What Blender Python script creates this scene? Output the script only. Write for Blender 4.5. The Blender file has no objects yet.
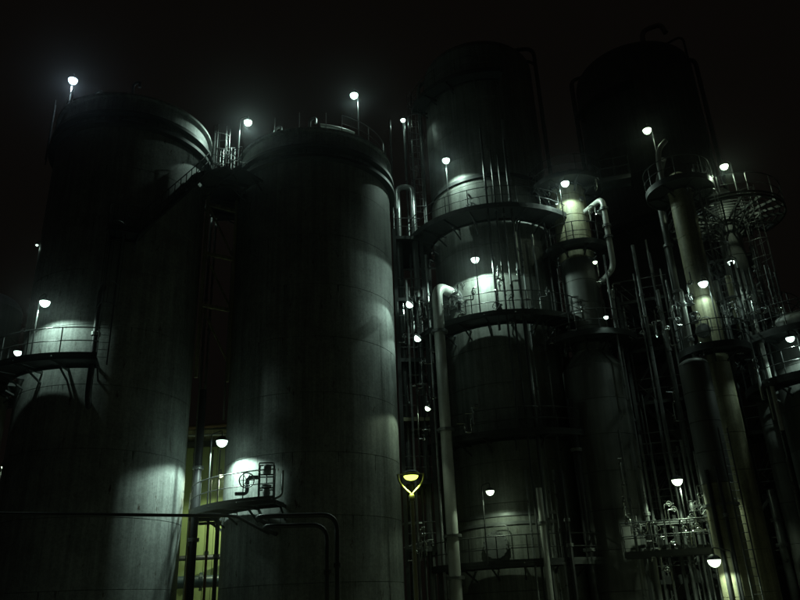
import bpy, math, random
from mathutils import Vector
random.seed(7)
SC = bpy.context.scene
COL = SC.collection
R_ = math.radians

# ------------------------------------------------------------------ camera
FPX = 740.0                                   # focal length in photo pixels (800 wide)
TH = math.atan(FPX / 1752.0)                  # pitch up
RO = R_(-2.45)                                # roll
CH = 1.6
ct, st, cr, sr = math.cos(TH), math.sin(TH), math.cos(RO), math.sin(RO)
FWD = Vector((0, ct, st)); R0 = Vector((1, 0, 0)); U0 = Vector((0, -st, ct))
RT = cr * R0 + sr * U0; UP = -sr * R0 + cr * U0
cam_d = bpy.data.cameras.new('camera'); cam = bpy.data.objects.new('camera', cam_d); COL.objects.link(cam)
cam_d.sensor_width = 36; cam_d.lens = FPX / 800 * 36; cam_d.clip_end = 2000; cam_d.clip_start = 0.1
from mathutils import Matrix
m = Matrix((RT, UP, -FWD)).transposed().to_4x4(); m.translation = (0, 0, CH); cam.matrix_world = m
SC.camera = cam

# ------------------------------------------------------------------ night sky, exposure
w = bpy.data.worlds.new('World'); SC.world = w; w.use_nodes = True
bg = w.node_tree.nodes['Background']; bg.inputs[0].default_value = (1.0, 0.80, 0.64, 1); bg.inputs[1].default_value = 0.0032
SC.view_settings.view_transform = 'Standard'; SC.view_settings.look = 'None'
SC.view_settings.exposure = -0.4; SC.view_settings.gamma = 1; SC.view_settings.use_curve_mapping = False
SC.cycles.use_denoising = True
SC.cycles.max_bounces = 5; SC.cycles.diffuse_bounces = 3; SC.cycles.glossy_bounces = 3; SC.cycles.volume_bounces = 0
SC.cycles.sample_clamp_indirect = 3.0

# ------------------------------------------------------------------ photo pixel -> direction helpers
def ray(x, y): return FWD + ((x - 400) / FPX) * RT + ((300 - y) / FPX) * UP
def at(x, y, d):
    v = ray(x, y); h = math.hypot(v.x, v.y); return Vector((v.x / h * d, v.y / h * d, CH + v.z / h * d))
def at_z(x, y, z):
    v = ray(x, y); t = (z - CH) / v.z; return Vector((v.x * t, v.y * t, z))
def z_at(X, Y, py):                            # height on the vertical line at X, Y seen at photo row py
    k = (300 - py) / FPX
    q0 = Vector((X, Y, -CH)); ez = Vector((0, 0, 1))
    return (k * q0.dot(FWD) - q0.dot(UP)) / (ez.dot(UP) - k * ez.dot(FWD))
def cyl(l, r, d):
    a = [math.atan2(ray(*p).x, ray(*p).y) for p in (l, r)]; mm = sum(a) / 2
    return math.sin(mm) * d, math.cos(mm) * d, d * math.sin((a[1] - a[0]) / 2)
def ring_dist(x, y, cx, cy, rr):               # distance along the pixel's azimuth to the near side of a circle
    v = ray(x, y); h = math.hypot(v.x, v.y); ux, uy = v.x / h, v.y / h
    b = cx * ux + cy * uy; c = cx * cx + cy * cy - rr * rr; q = b * b - c
    return b - math.sqrt(q) if q > 0 else b

# ------------------------------------------------------------------ materials
MATS = {}
def mat(name, col, rough=.5, metal=0., var=.25, scale=1.2, streak=.0, bump=.0, rust=0., spec=.5, mottle=0., drip=0.):
    if name in MATS: return MATS[name]
    M = bpy.data.materials.new(name); M.use_nodes = True; nt = M.node_tree; N = nt.nodes; L = nt.links
    b = N['Principled BSDF']; b.inputs['Metallic'].default_value = metal; b.inputs['Specular IOR Level'].default_value = spec
    tc = N.new('ShaderNodeTexCoord'); geo = N.new('ShaderNodeNewGeometry')
    mp = N.new('ShaderNodeMapping'); L.new(geo.outputs['Position'], mp.inputs[0]); mp.inputs['Scale'].default_value = (scale,) * 3
    n1 = N.new('ShaderNodeTexNoise'); n1.inputs['Scale'].default_value = 1; n1.inputs['Detail'].default_value = 6; n1.inputs['Roughness'].default_value = .65
    L.new(mp.outputs[0], n1.inputs[0])
    mr = N.new('ShaderNodeMapRange'); mr.inputs[1].default_value = .3; mr.inputs[2].default_value = .7
    mr.inputs[3].default_value = 1 - var; mr.inputs[4].default_value = 1 + var * .4
    L.new(n1.outputs[0], mr.inputs[0])
    fac = mr.outputs[0]
    if streak:
        mp2 = N.new('ShaderNodeMapping'); L.new(geo.outputs['Position'], mp2.inputs[0]); mp2.inputs['Scale'].default_value = (4.5, 4.5, .16)
        n2 = N.new('ShaderNodeTexNoise'); n2.inputs['Scale'].default_value = 1; n2.inputs['Detail'].default_value = 7; n2.inputs['Roughness'].default_value = .7
        L.new(mp2.outputs[0], n2.inputs[0])
        m2 = N.new('ShaderNodeMapRange'); m2.inputs[1].default_value = .38; m2.inputs[2].default_value = .62
        m2.inputs[3].default_value = 1 - streak; m2.inputs[4].default_value = 1.0
        L.new(n2.outputs[0], m2.inputs[0])
        mu = N.new('ShaderNodeMath'); mu.operation = 'MULTIPLY'; L.new(fac, mu.inputs[0]); L.new(m2.outputs[0], mu.inputs[1]); fac = mu.outputs[0]
    if mottle:                                 # fine speckle of dirt and chipped paint
        n4 = N.new('ShaderNodeTexNoise'); n4.inputs['Scale'].default_value = 9.0; n4.inputs['Detail'].default_value = 8; n4.inputs['Roughness'].default_value = .8
        L.new(geo.outputs['Position'], n4.inputs[0])
        m4 = N.new('ShaderNodeMapRange'); m4.inputs[1].default_value = .34; m4.inputs[2].default_value = .6; m4.inputs[3].default_value = 1 - mottle; m4.inputs[4].default_value = 1 + mottle * .25
        L.new(n4.outputs[0], m4.inputs[0])
        mu4 = N.new('ShaderNodeMath'); mu4.operation = 'MULTIPLY'; L.new(fac, mu4.inputs[0]); L.new(m4.outputs[0], mu4.inputs[1]); fac = mu4.outputs[0]
    if drip:                                   # dirt runs hanging below the plate seams, drip = course height
        sp_ = N.new('ShaderNodeSeparateXYZ'); L.new(geo.outputs['Position'], sp_.inputs[0])
        a1 = N.new('ShaderNodeMath'); a1.operation = 'SUBTRACT'; L.new(sp_.outputs[2], a1.inputs[0]); a1.inputs[1].default_value = .3
        a2 = N.new('ShaderNodeMath'); a2.operation = 'DIVIDE'; L.new(a1.outputs[0], a2.inputs[0]); a2.inputs[1].default_value = drip
        a3 = N.new('ShaderNodeMath'); a3.operation = 'FRACT'; L.new(a2.outputs[0], a3.inputs[0])
        mp5 = N.new('ShaderNodeMapping'); L.new(geo.outputs['Position'], mp5.inputs[0]); mp5.inputs['Scale'].default_value = (3.6, 3.6, .12)
        n5 = N.new('ShaderNodeTexNoise'); n5.inputs['Scale'].default_value = 1.7; n5.inputs['Detail'].default_value = 4; n5.inputs['Roughness'].default_value = .75; L.new(mp5.outputs[0], n5.inputs[0])
        m5 = N.new('ShaderNodeMapRange'); m5.inputs[1].default_value = .58; m5.inputs[2].default_value = .74; L.new(n5.outputs[0], m5.inputs[0])
        a4 = N.new('ShaderNodeMath'); a4.operation = 'ADD'; L.new(a3.outputs[0], a4.inputs[0]); L.new(m5.outputs[0], a4.inputs[1])
        m6 = N.new('ShaderNodeMapRange'); m6.inputs[1].default_value = 1.12; m6.inputs[2].default_value = 1.3; m6.inputs[3].default_value = 1.0; m6.inputs[4].default_value = .25
        L.new(a4.outputs[0], m6.inputs[0])
        mu5 = N.new('ShaderNodeMath'); mu5.operation = 'MULTIPLY'; L.new(fac, mu5.inputs[0]); L.new(m6.outputs[0], mu5.inputs[1]); fac = mu5.outputs[0]
    vm = N.new('ShaderNodeVectorMath'); vm.operation = 'SCALE'; vm.inputs[0].default_value = col; L.new(fac, vm.inputs['Scale'])
    out = vm.outputs[0]
    if rust:
        n3 = N.new('ShaderNodeTexNoise'); n3.inputs['Scale'].default_value = 2.3; n3.inputs['Detail'].default_value = 8; n3.inputs['Roughness'].default_value = .75
        mp3 = N.new('ShaderNodeMapping'); L.new(geo.outputs['Position'], mp3.inputs[0]); mp3.inputs['Scale'].default_value = (1.6, 1.6, .55); mp3.inputs['Location'].default_value = (13, 5, 2)
        L.new(mp3.outputs[0], n3.inputs[0])
        m3 = N.new('ShaderNodeMapRange'); m3.inputs[1].default_value = .60; m3.inputs[2].default_value = .68; m3.inputs[4].default_value = rust
        L.new(n3.outputs[0], m3.inputs[0])
        mx = N.new('ShaderNodeMix'); mx.data_type = 'RGBA'; L.new(m3.outputs[0], mx.inputs[0]); L.new(out, mx.inputs[6]); mx.inputs[7].default_value = (.06, .035, .02, 1)
        out = mx.outputs[2]
    L.new(out, b.inputs['Base Color'])
    rr = N.new('ShaderNodeMapRange'); rr.inputs[3].default_value = max(.05, rough - .1); rr.inputs[4].default_value = min(1, rough + .15)
    L.new(n1.outputs[0], rr.inputs[0]); L.new(rr.outputs[0], b.inputs['Roughness'])
    if bump:
        nb = N.new('ShaderNodeTexNoise'); nb.inputs['Scale'].default_value = 1.1; nb.inputs['Detail'].default_value = 5
        L.new(geo.outputs['Position'], nb.inputs[0])
        bp = N.new('ShaderNodeBump'); bp.inputs['Strength'].default_value = bump; bp.inputs['Distance'].default_value = .03
        L.new(nb.outputs[0], bp.inputs['Height']); L.new(bp.outputs[0], b.inputs['Normal'])
    MATS[name] = M
    return M
def emit(name, col, s):
    if name in MATS: return MATS[name]
    M = bpy.data.materials.new(name); M.use_nodes = True; nt = M.node_tree; nt.nodes.clear()
    e = nt.nodes.new('ShaderNodeEmission'); e.inputs[0].default_value = (*col, 1); e.inputs[1].default_value = s
    o = nt.nodes.new('ShaderNodeOutputMaterial'); nt.links.new(e.outputs[0], o.inputs[0]); MATS[name] = M
    return M
TANK = mat('painted_tank_steel', (.44, .465, .45), .58, 0, .34, .9, .34, .16, .9, spec=.28, mottle=.35, drip=2.45)
CLAD = mat('aluminium_cladding', (.34, .355, .325), .48, .1, .28, 1.1, .42, .16, .5, mottle=.25)
CLADD = mat('dull_grey_cladding', (.19, .195, .185), .5, .1, .25, 1.1, .28, .16, .35)  # also puts shade into the colour of the unlit C4 and C9 shells
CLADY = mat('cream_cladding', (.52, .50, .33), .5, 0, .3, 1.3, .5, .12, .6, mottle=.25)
RAIL = mat('weathered_rail_steel', (.11, .115, .115), .4, .3, .3, 3.0, 0, 0, .3)
GALV = mat('galvanised_steel', (.30, .31, .31), .38, .55, .3, 3.0, 0, 0, .3)
DARK = mat('dark_painted_steel', (.07, .075, .075), .5, .1, .3, 2.5, 0, 0, .4)
PIPE = mat('steel_pipe', (.40, .42, .42), .28, .6, .25, 2.2, .15, .05, .3)
PIPEW = mat('pale_insulated_pipe', (.66, .67, .63), .38, .1, .2, 2.0, .2, .08, .25)
PIPED = mat('dark_pipe', (.06, .06, .065), .42, .2, .3, 2.0)
RUST = mat('rusty_brown_steel', (.14, .08, .05), .65, .1, .35, 2.5)
BLUE = mat('blue_painted_pipe', (.05, .08, .11), .4, 0, .25, 2.0, .2)
SIDING = mat('yellow_siding', (.36, .43, .19), .55, 0, .2, 1.0, .18, .05)
CONC = mat('concrete', (.24, .23, .21), .85, 0, .35, .6, 0, .3)
ASPH = mat('asphalt', (.05, .05, .05), .85, 0, .35, 1.5, 0, .4)

# ------------------------------------------------------------------ mesh builder
class MB:
    def __init__(s): s.v = []; s.f = []
    def tube(s, pts, r, seg=10, cap=True, closed=False):
        pts = [Vector(p) for p in pts]; n = len(pts); base = len(s.v); prev = None
        for i, p in enumerate(pts):
            if closed: t = (pts[(i + 1) % n] - pts[i - 1]).normalized()
            else:
                a = pts[max(0, i - 1)]; b = pts[min(n - 1, i + 1)]; t = (b - a).normalized()
            if prev is None:
                u = t.orthogonal().normalized()
            else:
                u = (prev - t * prev.dot(t)).normalized()
            prev = u; wv = t.cross(u)
            rr = r[i] if isinstance(r, (list, tuple)) else r
            for k in range(seg):
                an = 2 * math.pi * k / seg; s.v.append(p + (u * math.cos(an) + wv * math.sin(an)) * rr)
        for i in range(n if closed else n - 1):
            j = (i + 1) % n
            for k in range(seg):
                k2 = (k + 1) % seg
                s.f.append((base + i * seg + k, base + i * seg + k2, base + j * seg + k2, base + j * seg + k))
        if cap and not closed:
            s.f.append(tuple(base + k for k in reversed(range(seg)))); s.f.append(tuple(base + (n - 1) * seg + k for k in range(seg)))
        return s
    def lathe(s, prof, c, seg=32, axis=None, a0=0., a1=None):
        c = Vector(c); ax = Vector(axis or (0, 0, 1)).normalized()
        u = Vector((1, 0, 0)) if abs(ax.z) > .99 else ax.orthogonal().normalized(); v = ax.cross(u)
        base = len(s.v); n = len(prof)
        for k in range(seg):
            an = 2 * math.pi * k / seg; d = u * math.cos(an) + v * math.sin(an)
            for r, z in prof: s.v.append(c + d * max(r, 1e-4) + ax * z)
        for k in range(seg):
            k2 = (k + 1) % seg
            for i in range(n - 1):
                s.f.append((base + k * n + i, base + k2 * n + i, base + k2 * n + i + 1, base + k * n + i + 1))
        return s
    def box(s, c, size, ux=(1, 0, 0), uz=(0, 0, 1)):
        c = Vector(c); ux = Vector(ux).normalized(); uz = Vector(uz).normalized(); uy = uz.cross(ux).normalized()
        b = len(s.v); hx, hy, hz = [q / 2 for q in size]
        for sx, sy, sz in ((-1, -1, -1), (1, -1, -1), (1, 1, -1), (-1, 1, -1), (-1, -1, 1), (1, -1, 1), (1, 1, 1), (-1, 1, 1)):
            s.v.append(c + ux * sx * hx + uy * sy * hy + uz * sz * hz)
        for q in ((0, 3, 2, 1), (4, 5, 6, 7), (0, 1, 5, 4), (1, 2, 6, 5), (2, 3, 7, 6), (3, 0, 4, 7)): s.f.append(tuple(b + i for i in q))
        return s
    def bar(s, a, b, wd, ht):
        a = Vector(a); b = Vector(b); t = (b - a); L = t.length; t.normalize()
        up = Vector((0, 0, 1)) if abs(t.z) < .95 else Vector((0, 1, 0))
        y = up.cross(t).normalized(); z = t.cross(y)
        return s.box((a + b) / 2, (L, wd, ht), t, z)
    def sector(s, V, r0, r1, z0, z1, a0, a1, n):
        base = len(s.v)
        for i in range(n + 1):
            a = a0 + (a1 - a0) * i / n
            for r, z in ((r0, z0), (r1, z0), (r1, z1), (r0, z1)): s.v.append(V.pt(a, r, z))
        for i in range(n):
            for k in range(4):
                k2 = (k + 1) % 4
                s.f.append((base + i * 4 + k, base + i * 4 + k2, base + i * 4 + 4 + k2, base + i * 4 + 4 + k))
        s.f.append((base, base + 3, base + 2, base + 1)); e = base + n * 4; s.f.append((e, e + 1, e + 2, e + 3))
        return s
    def mesh(s, name, mt, org=(0, 0, 0), smooth=False):
        o = Vector(org); me = bpy.data.meshes.new(name); me.from_pydata([tuple(p - o) for p in s.v], [], s.f); me.update()
        me.materials.append(mt)
        if smooth:
            me.polygons.foreach_set('use_smooth', [True] * len(me.polygons)); me.set_sharp_from_angle(angle=R_(38))
        return me

def setp(o, label=None, cat=None, group=None, kind=None):
    if label: o['label'] = label
    if cat: o['category'] = cat
    if group: o['group'] = group
    if kind: o['kind'] = kind
    return o
def thing(name, loc, label, cat, group=None):
    o = bpy.data.objects.new(name, None); COL.objects.link(o); o.location = loc; o.empty_display_size = .3
    o['org'] = tuple(loc); setp(o, label, cat, group); return o
def org(o): return Vector(o['org'])
def part(name, mb, mt, parent, smooth=True, label=None):
    me = mb.mesh(name, mt, org(parent), smooth); o = bpy.data.objects.new(name, me); COL.objects.link(o)
    o.parent = parent; o['org'] = parent['org']
    if label: o['label'] = label
    return o
def put(name, me, parent, loc, rotz=0.):       # shared mesh placed as a part
    o = bpy.data.objects.new(name, me); COL.objects.link(o); o.parent = parent
    o.location = Vector(loc) - org(parent); o.rotation_euler = (0, 0, rotz); o['org'] = parent['org']
    return o
def solo(name, mb, mt, label, cat, group=None, smooth=True, kind=None, loc=None):
    loc = Vector(loc if loc is not None else (0, 0, 0))
    me = mb.mesh(name, mt, loc, smooth); o = bpy.data.objects.new(name, me); COL.objects.link(o); o.location = loc
    return setp(o, label, cat, group, kind)

def rounded(pts, rad, n=6):                   # polyline with rounded corners
    pts = [Vector(p) for p in pts]; out = [pts[0]]
    for i in range(1, len(pts) - 1):
        p = pts[i]; a = (pts[i - 1] - p); b = (pts[i + 1] - p); r = min(rad, a.length * .48, b.length * .48)
        a.normalize(); b.normalize(); ang = a.angle(b); off = r
        A = p + a * off; B = p + b * off
        for k in range(n + 1):
            t = k / n; out.append((1 - t) ** 2 * A + 2 * t * (1 - t) * p + t * t * B)
    out.append(pts[-1]); return out

# shared small meshes
POST = MB().tube([(0, 0, 0), (0, 0, 1.1)], .024, 6).mesh('post', RAIL, smooth=True)
RUNG = MB().tube([(-.2, 0, 0), (.2, 0, 0)], .012, 6).mesh('rung', GALV, smooth=True)
def bolt_ring(mb, c, axis, r, n, br=.02, bl=.05):
    ax = Vector(axis).normalized(); u = ax.orthogonal().normalized(); v = ax.cross(u)
    for k in range(n):
        a = 2 * math.pi * k / n; p = Vector(c) + (u * math.cos(a) + v * math.sin(a)) * r
        mb.tube([p - ax * bl, p + ax * bl], br, 6)
    return mb

# ------------------------------------------------------------------ setting
g = MB(); S = 600
g.v = [Vector((-S, -S, 0)), Vector((S, -S, 0)), Vector((S, S, 0)), Vector((-S, S, 0))]; g.f = [(0, 1, 2, 3)]
solo('ground', g, CONC, None, None, kind='structure', smooth=False)
g = MB(); g.v = [Vector((-200, -6, .004)), Vector((200, -6, .004)), Vector((200, 9, .004)), Vector((-200, 9, .004))]; g.f = [(0, 1, 2, 3)]
solo('road', g, ASPH, None, None, kind='structure', smooth=False)
g = MB().box((0, 9.12, .06), (400, .24, .12)); solo('kerb', g, CONC, None, None, kind='structure', smooth=False)

# ------------------------------------------------------------------ vessels
class Vessel:
    def __init__(s, name, label, cat, l, r, d, group=None, R=None, base_z=0., xy=None):
        if xy: s.cx, s.cy = xy; s.R = R; s.d = math.hypot(*xy)
        else:
            s.cx, s.cy, s.R = cyl(l, r, d); s.d = d
            if R: s.R = R
        s.u = Vector((-s.cx, -s.cy, 0)) / s.d; s.r = Vector((s.cy, -s.cx, 0)) / s.d
        s.root = thing(name, (s.cx, s.cy, base_z), label, cat, group)
    def dirn(s, a): return s.u * math.cos(a) + s.r * math.sin(a)
    def pt(s, a, r, z): return Vector((s.cx, s.cy, 0)) + s.dirn(a) * r + Vector((0, 0, z))
    def c(s, z): return Vector((s.cx, s.cy, z))
    def zrow(s, py, rr=None):                  # height where the front of the radius rr ring shows at photo row py
        p = s.pt(0, rr or s.R, 0); return z_at(p.x, p.y, py)
    def azim(s, px, py, rr):                   # ring angle of the near point of radius rr on the pixel's azimuth
        v = ray(px, py); h = math.hypot(v.x, v.y); d = ring_dist(px, py, s.cx, s.cy, rr)
        q = Vector((v.x / h * d - s.cx, v.y / h * d - s.cy, 0)); return math.atan2(q.dot(s.r), q.dot(s.u))
    def shell(s, z0, z1, ch, mt, seg=96, R=None, name='shell_course', gap=.012):
        R = R or s.R; n = max(1, round((z1 - z0) / ch)); h = (z1 - z0) / n
        for i in range(n):
            a, b = z0 + i * h, z0 + (i + 1) * h; rr = R + random.uniform(-.003, .003)
            part(name, MB().lathe([(R - .04, a), (rr, a + gap), (rr, b - gap), (R - .04, b)], s.c(0), seg), mt, s.root)
    def ring(s, z, dr, h, mt, R=None, name='stiffener_ring', seg=96):
        R = R or s.R
        return part(name, MB().lathe([(R - .02, z), (R + dr, z), (R + dr, z + h), (R - .02, z + h)], s.c(0), seg), mt, s.root)
    def dome(s, z, hgt, mt, R=None, name='dome', seg=64):
        R = R or s.R; pr = [(R * math.cos(t), z + hgt * math.sin(t)) for t in [math.pi / 2 * k / 10 for k in range(11)]]
        return part(name, MB().lathe(pr, s.c(0), seg), mt, s.root)
    def platform(s, z, a0, a1, w0=.3, wd=1.1, rail=True, R=None, mt=DARK, nb=None, plate=True):
        R = R or s.R; r0, r1 = R + w0, R + w0 + wd; span = a1 - a0; n = max(4, int(abs(span) / .07))
        fr = MB().sector(s, r0, r0 + .06, z - .16, z - .045, a0, a1, n).sector(s, r1 - .06, r1, z - .16, z - .045, a0, a1, n)
        pf = part('platform', fr, mt, s.root, False)
        nb = nb or max(2, int(abs(span) * r1 / 1.5)); br = []
        for i in range(nb + 1):
            a = a0 + span * i / nb
            mb = MB().bar(s.pt(a, R - .02, z - .115), s.pt(a, r1 - .07, z - .115), .07, .12)
            mb.bar(s.pt(a, R - .02, z - .115 - wd * .4), s.pt(a, R + w0 + wd * .45, z - .15), .06, .06)
            part('bracket', mb, mt, pf, False)
        if not plate:                          # open grating: concentric bearing bars
            for j in range(1, 7):
                rb = r0 + (r1 - r0) * j / 7; part('grating_bar', MB().sector(s, rb - .03, rb + .03, z - .05, z, a0, a1, n), RAIL, pf, False)
        for i in range(nb if plate else 0):
            b0, b1 = a0 + span * i / nb + .004, a0 + span * (i + 1) / nb - .004
            part('deck_plate', MB().sector(s, r0, r1, z - .04, z, b0, b1, max(2, int((b1 - b0) / .05))), mt, pf, False)
        if rail:
            arc = lambda rr, zz: [s.pt(a0 + span * i / n, rr, zz) for i in range(n + 1)]
            part('handrail', MB().tube(arc(r1 - .04, z + 1.1), .024, 6), RAIL, pf)
            part('mid_rail', MB().tube(arc(r1 - .04, z + .58), .02, 6), RAIL, pf)
            part('toe_board', MB().sector(s, r1 - .012, r1, z + .003, z + .12, a0, a1, n), mt, pf, False)
            npst = max(2, int(abs(span) * r1 / 1.25))
            for i in range(npst + 1):
                put('post', POST, pf, s.pt(a0 + span * i / npst, r1 - .04, z))
        return pf
    def ladder(s, a, z0, z1, off=.25, cage=None, wd=.42, R=None, mt=GALV):
        R = R or s.R; t = s.dirn(a); side = Vector((-t.y, t.x, 0)); c = s.pt(a, R + off, 0)
        mb = MB()
        for q in (-1, 1): mb.bar(c + side * q * wd / 2 + Vector((0, 0, z0)), c + side * q * wd / 2 + Vector((0, 0, z1)), .05, .025)
        ld = part('ladder', mb, mt, s.root, False)
        rz = math.atan2(side.y, side.x)
        k = z0 + .3
        while k < z1 - .1:
            put('rung', RUNG, ld, c + Vector((0, 0, k)), rz); k += .3
        if cage:
            for zz in [cage + i * .9 for i in range(int((z1 - cage) / .9) + 1)]:
                pts = [c + side * .36 * math.cos(b) + t * (.72 * math.sin(b)) + Vector((0, 0, zz)) for b in [math.pi * i / 10 for i in range(11)]]
                part('cage_hoop', MB().tube(pts, .018, 6), mt, ld)
            for b in (.25, .9, 1.57, 2.24, 2.9):
                p = c + side * .36 * math.cos(b) + t * (.72 * math.sin(b))
                part('cage_bar', MB().tube([p + Vector((0, 0, cage)), p + Vector((0, 0, z1))], .014, 6), mt, ld)
        return ld
    def manhole(s, a, z, r=.32, mt=GALV, R=None, out=.22):
        R = R or s.R; t = s.dirn(a); c = s.pt(a, R, z)
        mh = part('manhole', MB().lathe([(r - .02, -.1), (r - .02, out - .06), (r + .08, out - .06), (r + .08, out), (r + .02, out + .003)], c, 28, t), mt, s.root)
        part('cover', MB().lathe([(r + .085, out + .006), (r + .085, out + .05), (r * .6, out + .075), (0, out + .085)], c, 28, t), mt, mh)
        bolt_ring(b := MB(), c + t * (out + .02), t, r + .04, 18, .026, .07); part('bolts', b, mt, mh)['kind'] = 'stuff'
        side = Vector((-t.y, t.x, 0))
        part('davit', MB().tube(rounded([c + side * (r + .16) + t * (out + .05) - Vector((0, 0, .2)), c + side * (r + .16) + t * (out + .05) + Vector((0, 0, r + .3)), c + t * (out + .1) + Vector((0, 0, r + .3)), c + t * (out + .1) + Vector((0, 0, r))], .2), .02, 6), mt, mh)
        return mh

# ---- two big storage tanks
T1 = Vessel('storage_tank', 'tall grey storage tank at far left with spiral stair and side platform', 'tank', (27, 320), (206, 190), 33, 'pair of tall storage tanks')
T2 = Vessel('storage_tank', 'tall grey storage tank in centre left, lit along its right side', 'tank', (239, 190), (389, 190), 33.5, 'pair of tall storage tanks')
Z1 = T1.zrow(97); Z2 = T2.zrow(129)
for T, Z in ((T1, Z1), (T2, Z2)):
    nc = int((Z - 1.3) / 2.45); T.shell(.3, .3 + nc * 2.45, 2.45, TANK); T.shell(.3 + nc * 2.45, Z, 3, TANK, R=T.R - .01)
    part('footing', MB().lathe([(0, 0), (T.R + .35, 0), (T.R + .35, .27), (0, .27)], T.c(0), 64), CONC, T.root)
    part('roof', MB().lathe([(T.R + .02, Z), (T.R + .02, Z + .05), (.4, Z + .9), (0, Z + .92)], T.c(0), 96), TANK, T.root)
    T.ring(Z - .12, .16, .12, TANK, name='rim_angle')
    T.ring(Z - 1.15, .26, .16, DARK); T.ring(Z - 1.75, .3, .16, DARK)
# ---- spiral stair on tank 1, joining the side platform on the left to the bridge on the right
Zl = T1.zrow(357, T1.R + 1.3)
T1.platform(Zl, R_(-100), R_(-6), .3, 1.1)
Zb = z_at(*at(212, 190, 32.0).xy, 190)
a_s, a_e = R_(7), R_(48); nt_ = 24; Zm1 = Zb - 4.4
T1.platform(Zm1, R_(-9), R_(7), .1, .95); T1.ladder(R_(-5), Zl, Zm1 + 1.1, .3, cage=Zl + 2.3, mt=DARK)
st_root = thing('spiral_stair', T1.pt(a_s, T1.R + .6, Zm1), 'steel stair winding up the dark front of the left tank', 'stair')
for rr in (T1.R + .14, T1.R + .86):
    part('stringer', MB().tube([T1.pt(a_s + (a_e - a_s) * i / 60, rr, Zm1 - .12 + (Zb - Zm1) * i / 60) for i in range(61)], .055, 6), DARK, st_root)
for i in range(nt_):
    t = (i + .5) / nt_; a = a_s + (a_e - a_s) * t
    part('tread', MB().sector(T1, T1.R + .15, T1.R + .85, Zm1 + (Zb - Zm1) * t - .02, Zm1 + (Zb - Zm1) * t + .01, a - .02, a + .028, 2), DARK, st_root, False)
rp = [T1.pt(a_s + (a_e - a_s) * i / 60, T1.R + .86, Zm1 + .95 + (Zb - Zm1) * i / 60) for i in range(61)]
part('handrail', MB().tube(rp, .024, 6), DARK, st_root); part('mid_rail', MB().tube([p - Vector((0, 0, .45)) for p in rp], .018, 6), DARK, st_root)
for i in range(0, 61, 5): part('post', MB().tube([rp[i] - Vector((0, 0, 1.05)), rp[i]], .022, 6), DARK, st_root)
# landing post with stair gate beside lit patch

rz_ = T1.azim(95, 340, T1.R + .35)
# roof rails
def roof_rail(T, Z, a0, a1):
    rr = T.R - .1; n = 40; f = lambda zz: [T.pt(a0 + (a1 - a0) * i / n, rr, zz) for i in range(n + 1)]
    rl = part('roof_rail', MB().tube(f(Z + 1.1), .022, 6), DARK, T.root); part('mid_rail', MB().tube(f(Z + .6), .018, 6), DARK, rl)
    k = int(abs(a1 - a0) * rr / 1.4)
    for i in range(k + 1): put('post', POST, rl, T.pt(a0 + (a1 - a0) * i / k, rr, Z))
roof_rail(T1, Z1, R_(-95), R_(-62)); roof_rail(T2, Z2, R_(20), R_(95))
# roof vents
for T, Z, a, r in ((T1, Z1, -50, 2.7), (T1, Z1, -8, 3.0), (T2, Z2, -40, 3.1), (T2, Z2, -5, 3.2)):
    p = T.pt(R_(a), r, Z + .1)
    part('roof_vent', MB().tube(rounded([p, p + Vector((0, 0, .9)), p + Vector((.3, 0, 1.05)), p + Vector((.3, 0, .7))], .2), .07, 8), GALV, T.root)

rp2 = [T2.pt(R_(a), T2.R - .45, Z2 + .55) for a in (4, 12, 20, 28, 34)]
hdr = part('roof_header', MB().tube([Vector(q) for q in rp2], .09, 10), PIPEW, T2.root)
for q in (rp2[0], rp2[2], rp2[4]): part('support', MB().tube([q - Vector((0, 0, .5)), q], .04, 6), DARK, hdr)
for a_ in (-32, -12, 8): put('roof_post', POST, T2.root, T2.pt(R_(a_), T2.R - .15, Z2))
# ---- bridge between the tanks
pa = T1.pt(R_(62), T1.R + .1, Zb); pb = T2.pt(R_(-66), T2.R + .1, Zb)
def bridge(name, label, p0, p1, wd, loc=None, cat='walkway'):
    rt_ = thing(name, (p0 + p1) / 2, label, cat)
    t = (p1 - p0).normalized(); sd = Vector((-t.y, t.x, 0)); L = (p1 - p0).length
    for q in (-1, 1): part('beam', MB().bar(p0 + sd * q * (wd / 2 - .05) - Vector((0, 0, .14)), p1 + sd * q * (wd / 2 - .05) - Vector((0, 0, .14)), .1, .2), DARK, rt_, False)
    n = max(2, int(L / .9))
    for i in range(n):
        part('deck_plate', MB().bar(p0 + t * (L * i / n + .006) - Vector((0, 0, .02)), p0 + t * (L * (i + 1) / n - .006) - Vector((0, 0, .02)), wd, .036), DARK, rt_, False)
    for q in (-1, 1):
        o = sd * q * (wd / 2 - .03)
        part('handrail', MB().tube([p0 + o + Vector((0, 0, 1.1)), p1 + o + Vector((0, 0, 1.1))], .024, 6), RAIL, rt_)
        part('mid_rail', MB().tube([p0 + o + Vector((0, 0, .58)), p1 + o + Vector((0, 0, .58))], .02, 6), RAIL, rt_)
        for i in range(n + 1): put('post', POST, rt_, p0 + t * (L * i / n) + o)
    return rt_
bridge('walkway_bridge', 'steel walkway bridging the tops of the two big tanks', pa, pb, 2.0)
T1.platform(Zb, R_(48), R_(100), .1, 1.7)
T2.platform(Zb, R_(-100), R_(-40), .1, 1.3)
# caged ladders from the bridge to the roofs
T1.ladder(R_(76), Zb, Z1 + .9, .3, cage=Zb + .6, R=T1.R)
T2.ladder(R_(-84), Zb, Z2 + .9, .3, cage=Zb + 2.3)
T1.ladder(R_(-88), Z1 - 2.2, Z1 + 1.2, .35, mt=RAIL)
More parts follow.
